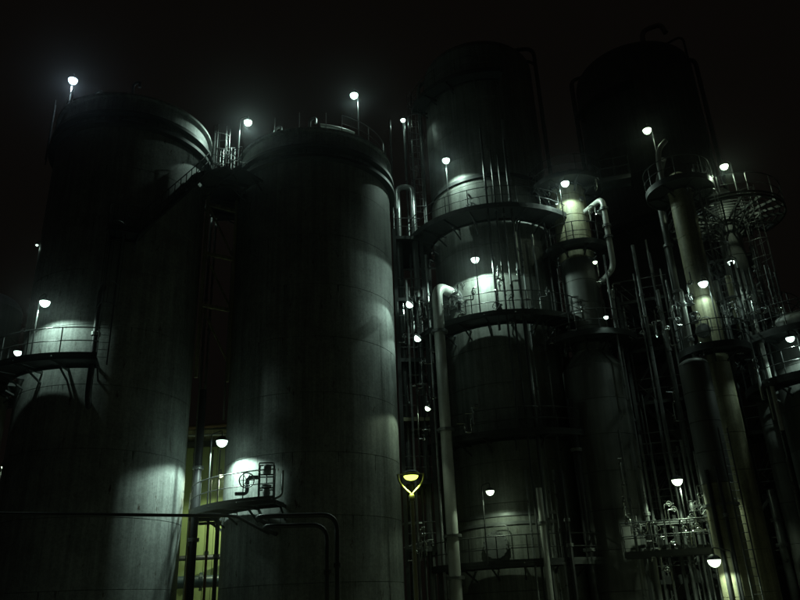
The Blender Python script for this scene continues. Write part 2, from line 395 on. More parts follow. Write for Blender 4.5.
# supporting truss under the bridge
tr = thing('bridge_support', pa.lerp(pb, .5) - Vector((0, 0, 3)), 'cream braced frame under the walkway between the tanks', 'support frame')
for q in (.12, .88):
    p = pa.lerp(pb, q) + Vector((0, .3, 0)); part('post', MB().bar(p - Vector((0, 0, .3)), p - Vector((0, 0, 9.5)), .14, .14), CLADY, tr, False)
for k in range(3):
    A = pa.lerp(pb, .12) + Vector((0, .3, -.9 - k * 2.6)); B = pa.lerp(pb, .88) + Vector((0, .3, -.9 - k * 2.6))
    part('cross_beam', MB().bar(A, B, .12, .16), CLADY, tr, False); part('brace', MB().bar(A + Vector((0, .1, 0)), B + Vector((0, .1, -2.6)), .08, .08), CLADY, tr, False)

# ---- platform low on the left of tank 2 with equipment
Zp = T2.zrow(497, T2.R + 1.3)
pf2 = T2.platform(Zp, R_(-104), R_(-16), .1, 1.25)
T2.ladder(R_(-97), .1, Zp + 1.1, 1.5, R=T2.R)
# valve skid on that platform
va = R_(-27)
vk = thing('valve_skid', T2.pt(va, T2.R + .75, Zp), 'dark valve skid with handwheel on the curved platform of the centre tank', 'valve skid')
b0 = T2.pt(va, T2.R + .7, Zp)
cb = b0 + T2.r * .28
for qx in (-.28, .28):
    for qy in (-.25, .25): part('frame_post', MB().tube([cb + T2.r * qx + T2.u * qy, cb + T2.r * qx + T2.u * qy + Vector((0, 0, 1.45))], .03, 6), DARK, vk)
for zz in (.5, 1.0, 1.45):
    for qy in (-.25, .25): part('frame_rail', MB().bar(cb - T2.r * .28 + T2.u * qy + Vector((0, 0, zz)), cb + T2.r * .28 + T2.u * qy + Vector((0, 0, zz)), .05, .05), DARK, vk, False)
part('actuator', MB().lathe([(0, 0), (.14, 0), (.17, .05), (.17, .3), (.1, .38), (0, .4)], cb + Vector((0, 0, 1.05)), 16), GALV, vk)
part('valve_body', MB().lathe([(0, 0), (.2, 0), (.2, .06), (.12, .12), (.16, .3), (.12, .48), (.2, .54), (.2, .6), (0, .6)], cb + Vector((0, 0, .05)), 16), GALV, vk)
part('stem', MB().tube([cb + Vector((0, 0, .6)), cb + Vector((0, 0, 1.1))], .03, 8), GALV, vk)
part('pipe', MB().tube(rounded([cb + T2.r * .05, cb + T2.r * .6 + Vector((0, 0, .25)), cb + T2.r * .62 + Vector((0, 0, 1.2))], .15), .045, 8), PIPE, vk)
part('pipe', MB().tube(rounded([b0 - T2.r * .9 + Vector((0, 0, .35)), b0 - T2.r * .45 + Vector((0, 0, .35)), b0 - T2.r * .45 + Vector((0, 0, .95)), b0 + Vector((0, 0, .95))], .15), .08, 10), PIPED, vk)
hw = part('handwheel', MB().tube([b0 - T2.r * .45 + T2.u * .3 + Vector((0, 0, .8)) + (T2.r * math.cos(a) + Vector((0, 0, 1)) * math.sin(a)) * .28 for a in [2 * math.pi * i / 20 for i in range(20)]], .025, 6, closed=True), GALV, vk)
for k in range(3):
    a = math.pi * k / 3; dd = (T2.r * math.cos(a) + Vector((0, 0, 1)) * math.sin(a)) * .28; c = b0 - T2.r * .45 + T2.u * .3 + Vector((0, 0, .8))
    part('spoke', MB().tube([c - dd, c + dd], .014, 6), GALV, hw)
# ---- platform ring round the right flank of tank 2
Zq = T2.pt(0, 0, 0) and z_at(*T2.pt(R_(85), T2.R + .6, 0).xy, 213)

# ---- large process column behind the street lamp
W3 = Vessel('process_column', 'huge clad process column right of the tanks with ring platforms', 'column', 0, 0, 0, 'process columns', R=3.35, xy=(5.42, 37.6))
Z3 = W3.zrow(45)
CH3 = [0.4, W3.zrow(545), W3.zrow(430), W3.zrow(309), W3.zrow(200), Z3]
W3.shell(.4, Z3, 1.9, CLAD, 80)
part('skirt', MB().lathe([(W3.R + .05, 0), (W3.R + .05, .38), (W3.R - .1, .39)], W3.c(0), 64), CONC, W3.root)
W3.dome(Z3, 1.3, CLAD)
for py in (515, 524): W3.ring(W3.zrow(py), .07, .14, GALV, name='band')
PZ = {}
for key, py, a0, a1, pw in (('p1', 205, -100, 75, 1.35), ('p2', 312, -80, 80, 1.2), ('pm', 431, -75, 60, 1.1), ('p3', 562, -60, 80, 1.2), ('pt', 70, -70, 20, .7)):
    PZ[key] = W3.zrow(py, W3.R + .3 + pw); W3.platform(PZ[key], R_(a0), R_(a1), .2, pw + .1)
W3.ladder(R_(-52), PZ['pm'], PZ['p2'] + 1.2, .5, cage=PZ['pm'] + 2.3)
W3.ladder(R_(58), PZ['p2'], PZ['p1'] + 1.2, .5, cage=PZ['p2'] + 2.3)
W3.ladder(R_(-70), PZ['p1'], PZ['pt'] + 1.2, .5, cage=PZ['p1'] + 2.3)
W3.ladder(R_(50), PZ['p3'], PZ['pm'] + 1.2, .5, cage=PZ['p3'] + 2.3)
W3.manhole(W3.azim(497, 545, W3.R), PZ['p3'] + .85, .5, out=.14)
W3.ring(W3.zrow(177), .1, .2, DARK, name='band')
W3.manhole(W3.azim(471, 195, W3.R), PZ['p1'] + .7, .36)
part('sample_nozzle', MB().tube([W3.pt(R_(-18), W3.R - .05, PZ['p1'] + 1.8), W3.pt(R_(-18), W3.R + .12, PZ['p1'] + 1.8)], .05, 8), DARK, W3.root)

# ---- slender drum column
C4 = Vessel('drum_column', 'slender column with floodlit pale drum below a round top platform', 'column', (553, 215), (588, 215), 36, 'process columns')
Zt4 = C4.zrow(172, 2.0); Zl4 = C4.zrow(240, C4.R + .9)
Zc4 = C4.zrow(345, C4.R + .6); C4.shell(.4, Zc4 - .9, 1.6, CLADD, 40, R=C4.R + .6, name='lower_course'); C4.shell(Zc4, Zl4 - .5, 1.3, CLADD, 40, name='middle_course');  # darker cladding below the drum: missing lamplight put into the colour
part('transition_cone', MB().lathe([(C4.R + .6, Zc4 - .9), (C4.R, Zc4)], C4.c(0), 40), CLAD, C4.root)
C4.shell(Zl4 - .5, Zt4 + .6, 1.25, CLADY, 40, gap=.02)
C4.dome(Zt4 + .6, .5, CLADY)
C4.platform(Zl4, R_(-130), R_(130), .1, .75)
C4.platform(Zt4, R_(-170), R_(170), .05, 1.0)
sp = C4.pt(R_(70), C4.R + 1.0, Zt4 - .25)
bridge('side_landing', 'small railed landing right of the round top platform', sp, sp + C4.r * 1.5, 1.0)
C4.ladder(R_(-80), Zl4 - 6, Zt4 + 1.2, .55, cage=Zl4 + 3)
C4.platform(C4.zrow(330, C4.R + 1.5), R_(-90), R_(120), .2, 1.2)
part('sight_glass', MB().lathe([(0, .0), (.14, 0), (.14, .12), (0, .12)], C4.pt(R_(45), C4.R, Zt4 - 1.0), 16, C4.dirn(R_(45))), GALV, C4.root)

# ---- tall dark column behind
D6 = Vessel('process_column', 'broad dark column far behind the slender drum column', 'column', (577, 100), (700, 100), 58, 'process columns')
Z6 = D6.zrow(48); D6.shell(.2, Z6, 3.0, CLADD, 64); D6.dome(Z6, 1.8, CLADD)
D6.platform(D6.zrow(80, D6.R + 1), R_(-60), R_(0), .2, .8); D6.platform(D6.zrow(215, D6.R + 1), R_(-95), R_(95), .3, 1.2)
gn = D6.pt(R_(30), 3, Z6 + 1); part('gooseneck_vent', MB().tube(rounded([gn, gn + Vector((0, 0, 2.2)), gn + Vector((1.8, 0, 2.9)), gn + Vector((2.1, 0, 1.9))], .8), .22, 12), PIPE, D6.root)

# ---- floodlit narrow column on the right
C5 = Vessel('narrow_column', 'narrow pale column lit from above with round manhole cover', 'column', (690, 300), (716, 300), 33, 'process columns')
Zt5 = C5.zrow(166, C5.R + .9); Zm5 = C5.zrow(344, C5.R + .9)
C5.shell(.3, Zt5 - .1, 1.5, CLADY, 40); C5.dome(Zt5 - .1, .5, CLADY)
C5.platform(Zm5, R_(-120), R_(120), .05, .9); C5.platform(Zt5 - .6, R_(-150), R_(150), .1, .9)
C5.manhole(C5.azim(705, 330, C5.R), C5.zrow(331), .24)
C5.ladder(R_(95), Zm5, Zt5 + .6, .3, cage=Zm5 + 2.3)
vp = C5.pt(R_(-40), C5.R + .45, Zt5 - .6)
part('vent_pipe', MB().tube(rounded([vp, vp + Vector((0, 0, 1.5)), vp + Vector((.12, -.1, 2.1)), vp + Vector((.5, -.1, 2.5))], .5), .12, 12), PIPEW, C5.root)

# ---- column with wide ring platform, upper right
C7 = Vessel('platform_column', 'column under the upper right lamp with wide round platform', 'column', (709, 200), (733, 200), 36, 'process columns')
Zt7 = C7.zrow(196, C7.R + 2.2); C7.shell(.3, Zt7 + 1.2, 1.6, CLADD, 40); C7.dome(Zt7 + 1.2, .6, CLADD)
C7.platform(Zt7, R_(-140), R_(140), .15, 2.0, nb=14, plate=False)
Zm7 = C7.zrow(318, C7.R + 1.6); C7.platform(Zm7, R_(-120), R_(120), .15, 1.5)
C7.ladder(R_(60), Zm7, Zt7 + 1.1, .5, cage=Zm7 + 2.3)
# ---- far right vessel
C8 = Vessel('dome_vessel', 'dark domed vessel cut off by the right edge of the picture', 'vessel', (764, 345), (850, 345), 35, 'process columns')
Z8 = C8.zrow(322); C8.shell(.3, Z8, 1.7, CLADD, 56); C8.dome(Z8, .9, CLADD)
C8.platform(C8.zrow(326, C8.R + 1), R_(-100), R_(60), .15, 1.1); C8.platform(C8.zrow(372, C8.R + 1), R_(-100), R_(60), .2, 1.0)
# ---- yellowish column, bottom right
C9 = Vessel('yellow_column', 'yellowish column with ladder beside the lowest right lamp', 'column', (708, 520), (742, 520), 31.5, 'process columns')
C9.shell(.3, C9.zrow(482), 1.2, CLADY, 40); C9.shell(C9.zrow(482), C9.zrow(362), 1.2, CLADD, 40); C9.dome(C9.zrow(362), .3, CLADD); C9.ladder(R_(40), .2, C9.zrow(430), .3)  # upper shell and dome coloured darker to paint in the shade above the lamp
C9.ring(C9.zrow(505), .05, .1, GALV, name='band', seg=40)
# ---- vessel at the left edge
C0 = Vessel('edge_column', 'dark column at the left edge with a lamp on its platform', 'column', (-70, 380), (12, 380), 41, 'process columns')
C0.shell(.3, C0.zrow(300), 1.7, CLADD, 48); C0.dome(C0.zrow(300), 1, CLADD); C0.platform(C0.zrow(378, C0.R + 1), R_(-90), R_(120), .2, 1.1)
# ------------------------------------------------------------------ building between the tanks
bl = thing('siding_building', (-9, 46, 0), 'yellow green sided building wall seen between the two tanks', 'building')
B0 = at(150, 500, 40.5); B1 = at(270, 500, 40.5); bx0, bx1, by = B0.x, B1.x, B0.y
ztop = z_at((bx0 + bx1) / 2, by, 447); npan = 14; pw = (bx1 - bx0) / npan
for i in range(npan):
    part('siding_panel', MB().box((bx0 + (i + .5) * pw, by, ztop / 2), (pw - .03, .08, ztop - .02)), SIDING, bl, False)
part('wall', MB().box(((bx0 + bx1) / 2, by + 1.5, ztop / 2), (bx1 - bx0 - .1, 2.8, ztop - .1)), DARK, bl, False)
part('eave_beam', MB().box(((bx0 + bx1) / 2, by - .05, ztop + .15), (bx1 - bx0 + .3, .3, .28)), DARK, bl, False)
part('fascia', MB().box(((bx0 + bx1) / 2, by + .1, ztop + .62), (bx1 - bx0 + .3, .2, .6)), CLADY, bl, False)
part('roof', MB().box(((bx0 + bx1) / 2, by + 1.4, ztop + .98), (bx1 - bx0 + .5, 3.2, .1)), DARK, bl, False)

# ------------------------------------------------------------------ pipes
FL = {}
def flange_at(parent, p, ax, r, mt=GALV):
    mb = MB().lathe([(r * .9, -.06), (r * 1.55, -.06), (r * 1.55, -.008), (r * 1.1, -.007), (r * 1.1, .007), (r * 1.55, .008), (r * 1.55, .06), (r * .9, .06)], p, 16, ax)
    bolt_ring(mb, p, ax, r * 1.32, 8, max(.008, r * .1), .085)
    return part('flange', mb, mt, parent)
def pipe(pts, r, mt, label, group='pipes among the columns', flanges=(), bend=None, name='pipe', hoops=0):
    pts = [Vector(p) for p in pts]; low = min(pts, key=lambda p: p.z)
    rt_ = thing(name, low, label, 'pipe', group)
    path = rounded(pts, bend or r * 3.2)
    part('tube', MB().tube(path, r, 14 if r > .1 else 8), mt, rt_)
    for i, t in flanges:
        a, b = pts[i], pts[i + 1]; flange_at(rt_, a.lerp(b, t), (b - a).normalized(), r, mt if mt in (PIPED, RUST, BLUE) else GALV)
    return rt_
def vpipe(px, py, d, y0, y1, r, mt, label, fl=(), **k):
    p = at(px, py, d); za = z_at(p.x, p.y, y0); zb = max(.05, z_at(p.x, p.y, y1)) if y1 < 600 else .05
    rt_ = pipe([(p.x, p.y, zb), (p.x, p.y, za)], r, mt, label)
    for fy in fl:
        flange_at(rt_, (p.x, p.y, z_at(p.x, p.y, fy)), (0, 0, 1), r)
    return rt_
q = T1.pt(rz_, T1.R + .35, 0)
rp_ = pipe([T1.pt(rz_, T1.R - .1, Zl - 1.6), (q.x, q.y, Zl - 1.2), (q.x, q.y, Zl + 3.0), T1.pt(rz_, T1.R - .1, Zl + 3.4)], .12, PIPED, 'short dark riser on the left tank at the end of its lit patch', bend=.4)
flange_at(rp_, (q.x, q.y, Zl + 1.2), (0, 0, 1), .12, GALV)
# between the tanks
vpipe(187, 315, 38.5, 205, 601, .13, PIPE, 'thick pipe close beside the right edge of the left tank', (240, 430))
vpipe(205, 315, 35, 215, 601, .07, PIPE, 'thin bright pipe, left one of a close pair between the tanks', (300, 455))
vpipe(210, 315, 35, 215, 601, .06, PIPE, 'thin bright pipe, right one of a close pair between the tanks', (330,))
vpipe(229, 320, 37, 250, 420, .05, PIPE, 'short thin pipe along the left edge of the centre tank')
vpipe(198, 470, 32.3, 390, 601, .15, PIPED, 'thick black riser in front of the yellow green wall', (468, 540))
vpipe(189, 560, 34, 505, 601, .1, RUST, 'brown riser beside the left tank near the picture bottom', (545,))
vpipe(206, 560, 34.5, 505, 601, .06, RUST, 'thin brown riser under the curved platform', (553,))
vpipe(217, 540, 34, 512, 601, .09, PIPED, 'black hanging pipe under the curved platform', (556,))
vpipe(212, 470, 36, 450, 530, .035, PIPED, 'thin dark conduit in front of the wall, left of the ladder')
vpipe(219, 470, 36, 450, 530, .035, PIPED, 'thin dark conduit in front of the wall, right of the ladder')
pipe([at(168, 559, 39), at(240, 556, 39)], .12, PIPED, 'dark horizontal pipe crossing the yellow green wall', flanges=((0, .75), (0, .35)))
pipe([at(168, 583, 38), at(240, 580, 38)], .27, BLUE, 'fat blue pipe crossing the bottom of the yellow green wall', flanges=((0, .45),))
pipe([at(180, 436, 39), at(236, 434, 39)], .06, PIPE, 'thin pale pipe above the eave of the yellow green wall')
pipe([at(188, 428, 38), at(234, 424, 38), at(234, 400, 38)], .1, RUST, 'brown pipe bend above the eave between the tanks')
q = at(183, 205, 33.2)
pipe([q, at(190, 205, 32.2), at(196, 215, 32.2), at(196, 240, 32.2)], .16, PIPEW, 'short pale overflow elbow under the walkway', bend=.4)
# foreground pipe run and the inverted U pipes
z5 = 6.2
pa_, pb_ = at_z(-30, 513, 4.6), at_z(236, 516, 4.6)
fr_ = pipe([pa_ - Vector((0, 0, 4.55)), pa_, pb_, pb_ + Vector((0, 9, 0))], .05, PIPED, 'long thin black pipe crossing low in front of both tanks', bend=.3)
for k, (x0, x1, yy, r) in enumerate(((255, 337, 516, .085), (262, 327, 526, .08))):
    A = at(x0, yy, 27.2); B = at(x1, yy - 1, 27.2); A.z = B.z = (A.z + B.z) / 2
    pipe([A + Vector((0, 3.8, 0)), A, B, (B.x, B.y, .05)], r, PIPED, ('outer', 'inner')[k] + ' black bent pipe turning down in front of the centre tank', flanges=((2, .35),), bend=.55)
# beside tank 2, right
A = at(397, 190, 36.0); B = at(412, 190, 36.0); A.z = B.z = at(404, 189, 36.0).z
pipe([(A.x, A.y, .05), A + Vector((0, 0, .1)), B + Vector((0, 0, .1)), (B.x, B.y, .05)], .16, PIPE, 'tall hairpin pipe hugging the right side of the centre tank', bend=.36, flanges=((0, .6),))
for (x, y, d, y0, y1, r, lb) in (
        (391, 150, 36, 120, 330, .05, 'thin pipe at the upper right edge of the centre tank'),
        (405, 150, 37.5, 122, 601, .06, 'thin pipe rising to the small lamp right of the centre tank'),
        (413, 160, 38, 140, 601, .05, 'thin pipe right of the hairpin pipe'),
        (409, 345, 34.5, 280, 601, .06, 'bright thin pipe below the two close lamps'),
        (431, 345, 35, 255, 601, .07, 'bright thin pipe just left of the goosenecked riser'),
        (424, 375, 36.2, 330, 601, .055, 'thin pipe between the two close lamps and the gooseneck')):
    vpipe(x, y, d, y0, y1, r, PIPE, lb, (y0 + 40, y0 + 95))
# goosenecked riser
A = at(438, 310, 33.6); zt = z_at(A.x, A.y, 286); e = W3.pt(W3.azim(457, 287, W3.R), W3.R - .1, zt)
gp = pipe([(A.x, A.y, .05), (A.x, A.y, zt), (A.x + (e.x - A.x) * .75, A.y + (e.y - A.y) * .6, zt), (e.x, e.y, zt - .25)], .26, PIPEW, 'white goosenecked riser bending into the process column', bend=.95)
for yy in (332, 430, 536, 578): flange_at(gp, (A.x, A.y, z_at(A.x, A.y, yy)), (0, 0, 1), .26)
nd = (e - Vector((A.x, A.y, zt))).normalized()
flange_at(gp, Vector((A.x, A.y, zt - .05)).lerp(Vector((e.x, e.y, zt - .15)), .55), nd, .3); flange_at(gp, Vector((A.x, A.y, zt - .08)).lerp(Vector((e.x, e.y, zt - .2)), .72), nd, .33)
# valve group beside the gooseneck
def valve(p, ax, r, label, wheel=Vector((0, -1, .2)), mt=GALV):
    rt_ = thing('valve', p, label, 'valve', 'valves on the platforms')
    ax = Vector(ax).normalized(); wd = wheel.normalized()
    part('body', MB().lathe([(0, -r * 2.2), (r * 1.5, -r * 2.2), (r * 1.5, -r * 1.9), (r * .8, -r * 1.6), (r * 1.25, 0), (r * .8, r * 1.6), (r * 1.5, r * 1.9), (r * 1.5, r * 2.2), (0, r * 2.2)], p, 16, ax), mt, rt_)
    part('stem', MB().tube([p, p + wd * r * 4], r * .28, 8), GALV, rt_)
    u = wd.orthogonal().normalized(); v = wd.cross(u); c = p + wd * r * 4
    h = part('handwheel', MB().tube([c + (u * math.cos(t) + v * math.sin(t)) * r * 1.9 for t in [2 * math.pi * i / 18 for i in range(18)]], r * .2, 6, closed=True), mt, rt_)
    for k in range(3):
        t = math.pi * k / 3; dd = (u * math.cos(t) + v * math.sin(t)) * r * 1.9; part('spoke', MB().tube([c - dd, c + dd], r * .12, 6), mt, h)
    return rt_
for (x, y, d, r, lb) in ((452, 302, 33.8, .13, 'flanged valve below the gooseneck, left one'), (459, 307, 33.6, .11, 'flanged valve below the gooseneck, right one'), (447, 311, 33.9, .1, 'small valve lowest under the gooseneck'),
                         (500, 309, 33.4, .1, 'valve at the right end of the lit middle platform'), (532, 312, 34, .09, 'valve between the big column and the drum column ladder'),
                         (690, 300, 31.8, .1, 'valve left of the narrow lit column'), (694, 318, 31.8, .1, 'valve low beside the narrow lit column'), (547, 524, 34.2, .12, 'valve on the pale riser right of the manhole'),
                         (728, 322, 34, .1, 'valve right of the round manhole cover'), (640, 530, 33.5, .1, 'valve among the posts left of the lower right lamp'), (692, 506, 34, .1, 'valve right of the lower right lamp post'), (705, 512, 33.5, .09, 'valve beside the yellowish column')):
    valve(at(x, y, d), (0, 0, 1), r, lb, Vector((random.uniform(-.8, .8), -1, random.uniform(-.2, .4))))
# risers right of the large column and across the right half
spec = ((484, 170, 33.2, 128, 330, .06, 'leftmost thin riser on the front of the large column'), (492, 170, 33.3, 150, 420, .05, 'second thin riser on the front of the large column'),
        (499, 170, 33.4, 155, 601, .05, 'third thin riser on the front of the large column'), (507, 170, 33.6, 140, 601, .07, 'rightmost thin riser on the front of the large column'),
        (518, 260, 34.5, 120, 601, .09, 'riser between the large column and the drum column ladder'), (527, 300, 35, 200, 601, .06, 'thin riser left of the drum column ladder'),
        (540, 300, 35, 235, 601, .06, 'thin riser under the drum column ladder'),
        (611, 300, 34.5, 255, 400, .05, 'short thin riser by the small lamps'), (628, 390, 36, 290, 500, .08, 'thin riser in the dark middle right'),
        (618, 395, 38, 300, 601, .06, 'thin dark riser left of the middle right one'), (655, 290, 37, 240, 480, .06, 'thin leaning riser left of the narrow lit column'),
        (668, 345, 36, 290, 470, .09, 'pipe with glints left of the narrow lit column'), (676, 330, 34, 280, 440, .05, 'thin pipe left of the valve'))
for (x, y, d, y0, y1, r, lb) in spec: vpipe(x, y, d, y0, y1, r, RAIL if 'on the front of the large' in lb else PIPE, lb, (y0 + 60, y0 + 130))
# pipes at lower centre: pale risers, bowl
vpipe(545, 545, 33.2, 488, 601, .13, PIPEW, 'pale riser right of the lit manhole', (523,))
vpipe(533, 545, 34.2, 470, 601, .05, PIPE, 'thin riser beside the pale riser')
vpipe(562, 545, 33.6, 470, 601, .06, PIPE, 'left one of two thin risers at lower centre', (530,))
vpipe(570, 545, 33.5, 470, 601, .1, PIPED, 'dark riser at lower centre right of the thin ones', (520, 545))
vpipe(580, 480, 34.5, 400, 601, .17, PIPED, 'fat dark pipe rising through the lower centre', (450, 550))
# pipe right of the drum
A = at(605, 215, 34.4); za = z_at(A.x, A.y, 198)
dp = pipe([C4.pt(R_(60), C4.R - .05, za), (A.x, A.y, za), (A.x, A.y, z_at(A.x, A.y, 268)), C4.pt(R_(75), C4.R - .05, z_at(A.x, A.y, 272))], .14, PIPEW, 'pale flanged pipe curving down right of the drum', bend=.45)
for yy in (209, 226, 237): flange_at(dp, (A.x, A.y, z_at(A.x, A.y, yy)), (0, 0, 1), .14)
# big pipe left of narrow column
A = at(666, 235, 34.5); vz = z_at(A.x, A.y, 190)
bp_ = pipe([(A.x, A.y, .05), (A.x, A.y, vz), C5.pt(R_(-60), C5.R - .05, vz + .6)], .15, CLADD, 'fat pipe dropping from the top of the narrow column', bend=.5)
for yy in (203, 246, 292, 390): flange_at(bp_, (A.x, A.y, z_at(A.x, A.y, yy)), (0, 0, 1), .15)
vpipe(688, 325, 32.2, 292, 372, .09, PIPEW, 'short pale pipe hugging the left of the narrow lit column', (305, 340))
# pipes on the right around the ring platform column
for (x, y, d, y0, y1, r, m_, lb) in ((719, 295, 33.5, 281, 330, .13, PIPEW, 'short white pipe right of the bright lamp'), (724, 320, 33.4, 292, 370, .07, PIPE, 'thin blue lit pipe below the short white pipe'),
        (733, 300, 34.2, 276, 330, .12, CLADY, 'short cream pipe under the ring platform'), (740, 300, 33, 262, 400, .07, PIPE, 'bright riser under the half hidden lamp'),
        (746, 300, 33.2, 268, 420, .06, PIPE, 'thin riser just right of the half hidden lamp'), (751, 300, 33.6, 270, 430, .05, PIPE, 'second thin riser right of the half hidden lamp'),
        (757, 300, 33.8, 268, 380, .05, PIPE, 'third thin riser right of the half hidden lamp'), (771, 290, 34, 265, 330, .05, PIPE, 'thin vent pipe on the domed vessel, left'),
        (775, 290, 34, 268, 330, .05, PIPE, 'thin vent pipe on the domed vessel, middle'), (780, 292, 34, 272, 330, .05, PIPE, 'thin vent pipe on the domed vessel, right'),
        (763, 350, 33, 320, 430, .09, PIPEW, 'pale pipe left of the right edge lamp')):
    vpipe(x, y, d, y0, y1, r, m_, lb, (y0 + 22,))
# posts and pipes at lower right
for i, (x, d, r) in enumerate(((631, 34, .06), (639, 35, .05), (646, 33.5, .1), (652, 34.5, .06), (661, 35, .06), (689, 35.5, .06), (694, 34.6, .07), (699, 35, .05), (705, 34.5, .05))):
    vpipe(x, 510, d, 430 + (i * 17) % 23, 601, r, PIPE, ['first', 'second', 'third', 'fourth', 'fifth', 'sixth', 'seventh', 'eighth', 'ninth'][i] + ' from the left of the upright pipes around the lower right lamp', (500 + (i * 7) % 30,))
vpipe(714, 510, 30.9, 470, 601, .08, PIPED, 'black riser in front of the yellowish column, left'); vpipe(727, 520, 30.8, 465, 601, .07, PIPED, 'black riser in front of the yellowish column, right', (515,))
vpipe(782, 540, 36, 490, 601, .18, PIPE, 'dim fat riser near the lower right corner', (520, 545)); vpipe(762, 545, 37, 470, 601, .12, PIPE, 'dim riser right of the yellowish column')
pipe([at(756, 518, 36), at(771, 496, 36)], .07, PIPE, 'dim slanting pipe near the lower right corner')
vpipe(792, 480, 33, 458, 560, .06, PIPE, 'thin riser at the right edge below the platform')
# pipe rack at lower right
rk = thing('pipe_rack', at(665, 560, 34.8), 'steel rack carrying pipes below the lower right lamp', 'pipe rack')
for yy in (525, 551):
    A = at(640, yy, 34.8); B = at(712, yy - 2, 34.8); B.z = A.z
    part('beam', MB().bar(A, B, .12, .14), GALV, rk, False)
for x in (640, 676, 712):
    p = at(x, 530, 34.9); part('post', MB().bar((p.x, p.y, 0), (p.x, p.y, z_at(p.x, p.y, 515)), .14, .14), DARK, rk, False)
for k in range(9):
    x = 643 + k * 8; p = at(x, 551, 34.4); zz = z_at(p.x, p.y, 549)
    part('saddle', MB().box((p.x, p.y, zz + .1), (.2, .6, .12)), DARK, rk, False)
# small deck there
A = at(625, 553, 33); B = at(715, 548, 33); B.z = A.z
bridge('valve_deck', 'dark deck crowded with valves below the lower right lamp', A, B, 1.2)
# steel frame between the centre tank and the large column
fr = thing('steel_tower', at(418, 560, 37.5), 'dark open steel frame between centre tank and large column', 'frame')
fx = [at(x, 500, d) for x, d in ((405, 35.2), (436, 35.4), (405, 39), (436, 39))]
for p in fx: part('post', MB().bar((p.x, p.y, 0), (p.x, p.y, 20.6), .18, .18), DARK, fr, False)
for zz in (4.2, 7.2, 10.2, 13.2, 16.5, 20.1):
    for a, b in ((0, 1), (2, 3), (0, 2), (1, 3)):
        part('beam', MB().bar((fx[a].x, fx[a].y, zz), (fx[b].x, fx[b].y, zz), .12, .18), DARK if zz != 10.2 else CLADY, fr, False)
    part('deck_plate', MB().box(((fx[0].x + fx[1].x) / 2, (fx[0].y + fx[2].y) / 2, zz + .12), (fx[1].x - fx[0].x - .2, fx[2].y - fx[0].y - .2, .04)), DARK, fr, False)
    part('handrail', MB().tube([(fx[0].x, fx[0].y, zz + 1.2), (fx[1].x, fx[1].y, zz + 1.2)], .024, 6), GALV, fr)
    part('mid_rail', MB().tube([(fx[0].x, fx[0].y, zz + .7), (fx[1].x, fx[1].y, zz + .7)], .02, 6), GALV, fr)
for k, (p0, p1, r) in enumerate((((402, 524, 35.6), (424, 523, 35.6), .05), ((404, 548, 35.4), (432, 540, 35.4), .05), ((404, 430, 36), (434, 428, 36), .05), ((400, 376, 36), (434, 374, 36), .06), ((398, 270, 36), (436, 268, 36), .05))):
    pipe([at(*p0), at(*p1)], r, PIPE, ['low', 'slanting low', 'middle', 'upper middle', 'highest'][k] + ' thin cross pipe right of the centre tank', flanges=((0, .3), (0, .7)))
def structure(label, xa, xb, row, d0, d1, ztop, nlev, stairs=True):
    pts = [at(xa, row, d0), at(xb, row, d0), at(xa, row, d1), at(xb, row, d1)]
    c = sum(pts, Vector()) / 4; rt_ = thing('access_tower', (c.x, c.y, 0), label, 'steel tower', 'steel access towers')
    for p in pts: part('post', MB().bar((p.x, p.y, 0), (p.x, p.y, ztop + .3), .17, .17), DARK, rt_, False)
    zs = [ztop * (i + 1) / nlev for i in range(nlev)]; prev = 0.
    for li, zz in enumerate(zs):
        V3 = lambda i, z: Vector((pts[i].x, pts[i].y, z))
        for a, b in ((0, 1), (2, 3), (0, 2), (1, 3)): part('beam', MB().bar(V3(a, zz - .1), V3(b, zz - .1), .1, .16), DARK, rt_, False)
        part('brace', MB().bar(V3(2, prev + .1), V3(3, zz - .2), .06, .06), DARK, rt_, False); part('brace', MB().bar(V3(1, prev + .1), V3(3, zz - .2), .06, .06), DARK, rt_, False)
        n = 4
        for k in range(n):
            t0, t1 = k / n, (k + 1) / n
            if stairs and ((li % 2 == 0 and k == n - 1) or (li % 2 == 1 and k == 0)): continue
            A = V3(0, zz).lerp(V3(1, zz), t0 + .01).lerp(V3(2, zz).lerp(V3(3, zz), t0 + .01), .5); B = V3(0, zz).lerp(V3(1, zz), t1 - .01).lerp(V3(2, zz).lerp(V3(3, zz), t1 - .01), .5)
            part('deck_plate', MB().bar(A, B, (d1 - d0) - .15, .04), DARK, rt_, False)
        for a, b in ((0, 1), (1, 3), (0, 2)):
            hr = part('handrail', MB().tube([V3(a, zz + 1.1), V3(b, zz + 1.1)], .024, 6), GALV, rt_); part('mid_rail', MB().tube([V3(a, zz + .58), V3(b, zz + .58)], .02, 6), GALV, hr)
            m_ = max(1, int((V3(a, 0) - V3(b, 0)).length / 1.2))
            for k in range(1, m_): put('post', POST, hr, V3(a, zz).lerp(V3(b, zz), k / m_))
        if stairs:
            f0 = V3(0, prev).lerp(V3(2, prev), .3); f1 = V3(1, prev).lerp(V3(3, prev), .3)
            if li % 2: f0, f1 = f1, f0
            a = f0.lerp(f1, .12); b = f0.lerp(f1, .92); b.z = zz; sd = Vector((0, .32, 0))
            fl_ = part('stair_flight', MB().bar(a - sd, b - sd, .05, .2).bar(a + sd, b + sd, .05, .2), DARK, rt_, False)
            ns = max(4, int((zz - prev) / .22))
            for k in range(ns):
                q = a.lerp(b, (k + .5) / ns); part('tread', MB().box(q, (.24, .6, .03)), GALV, fl_, False)
            for w_ in (-1, 1): part('stair_rail', MB().tube([a + sd * w_ + Vector((0, 0, 1)), b + sd * w_ + Vector((0, 0, 1))], .022, 6), GALV, fl_)
        prev = zz
    return rt_
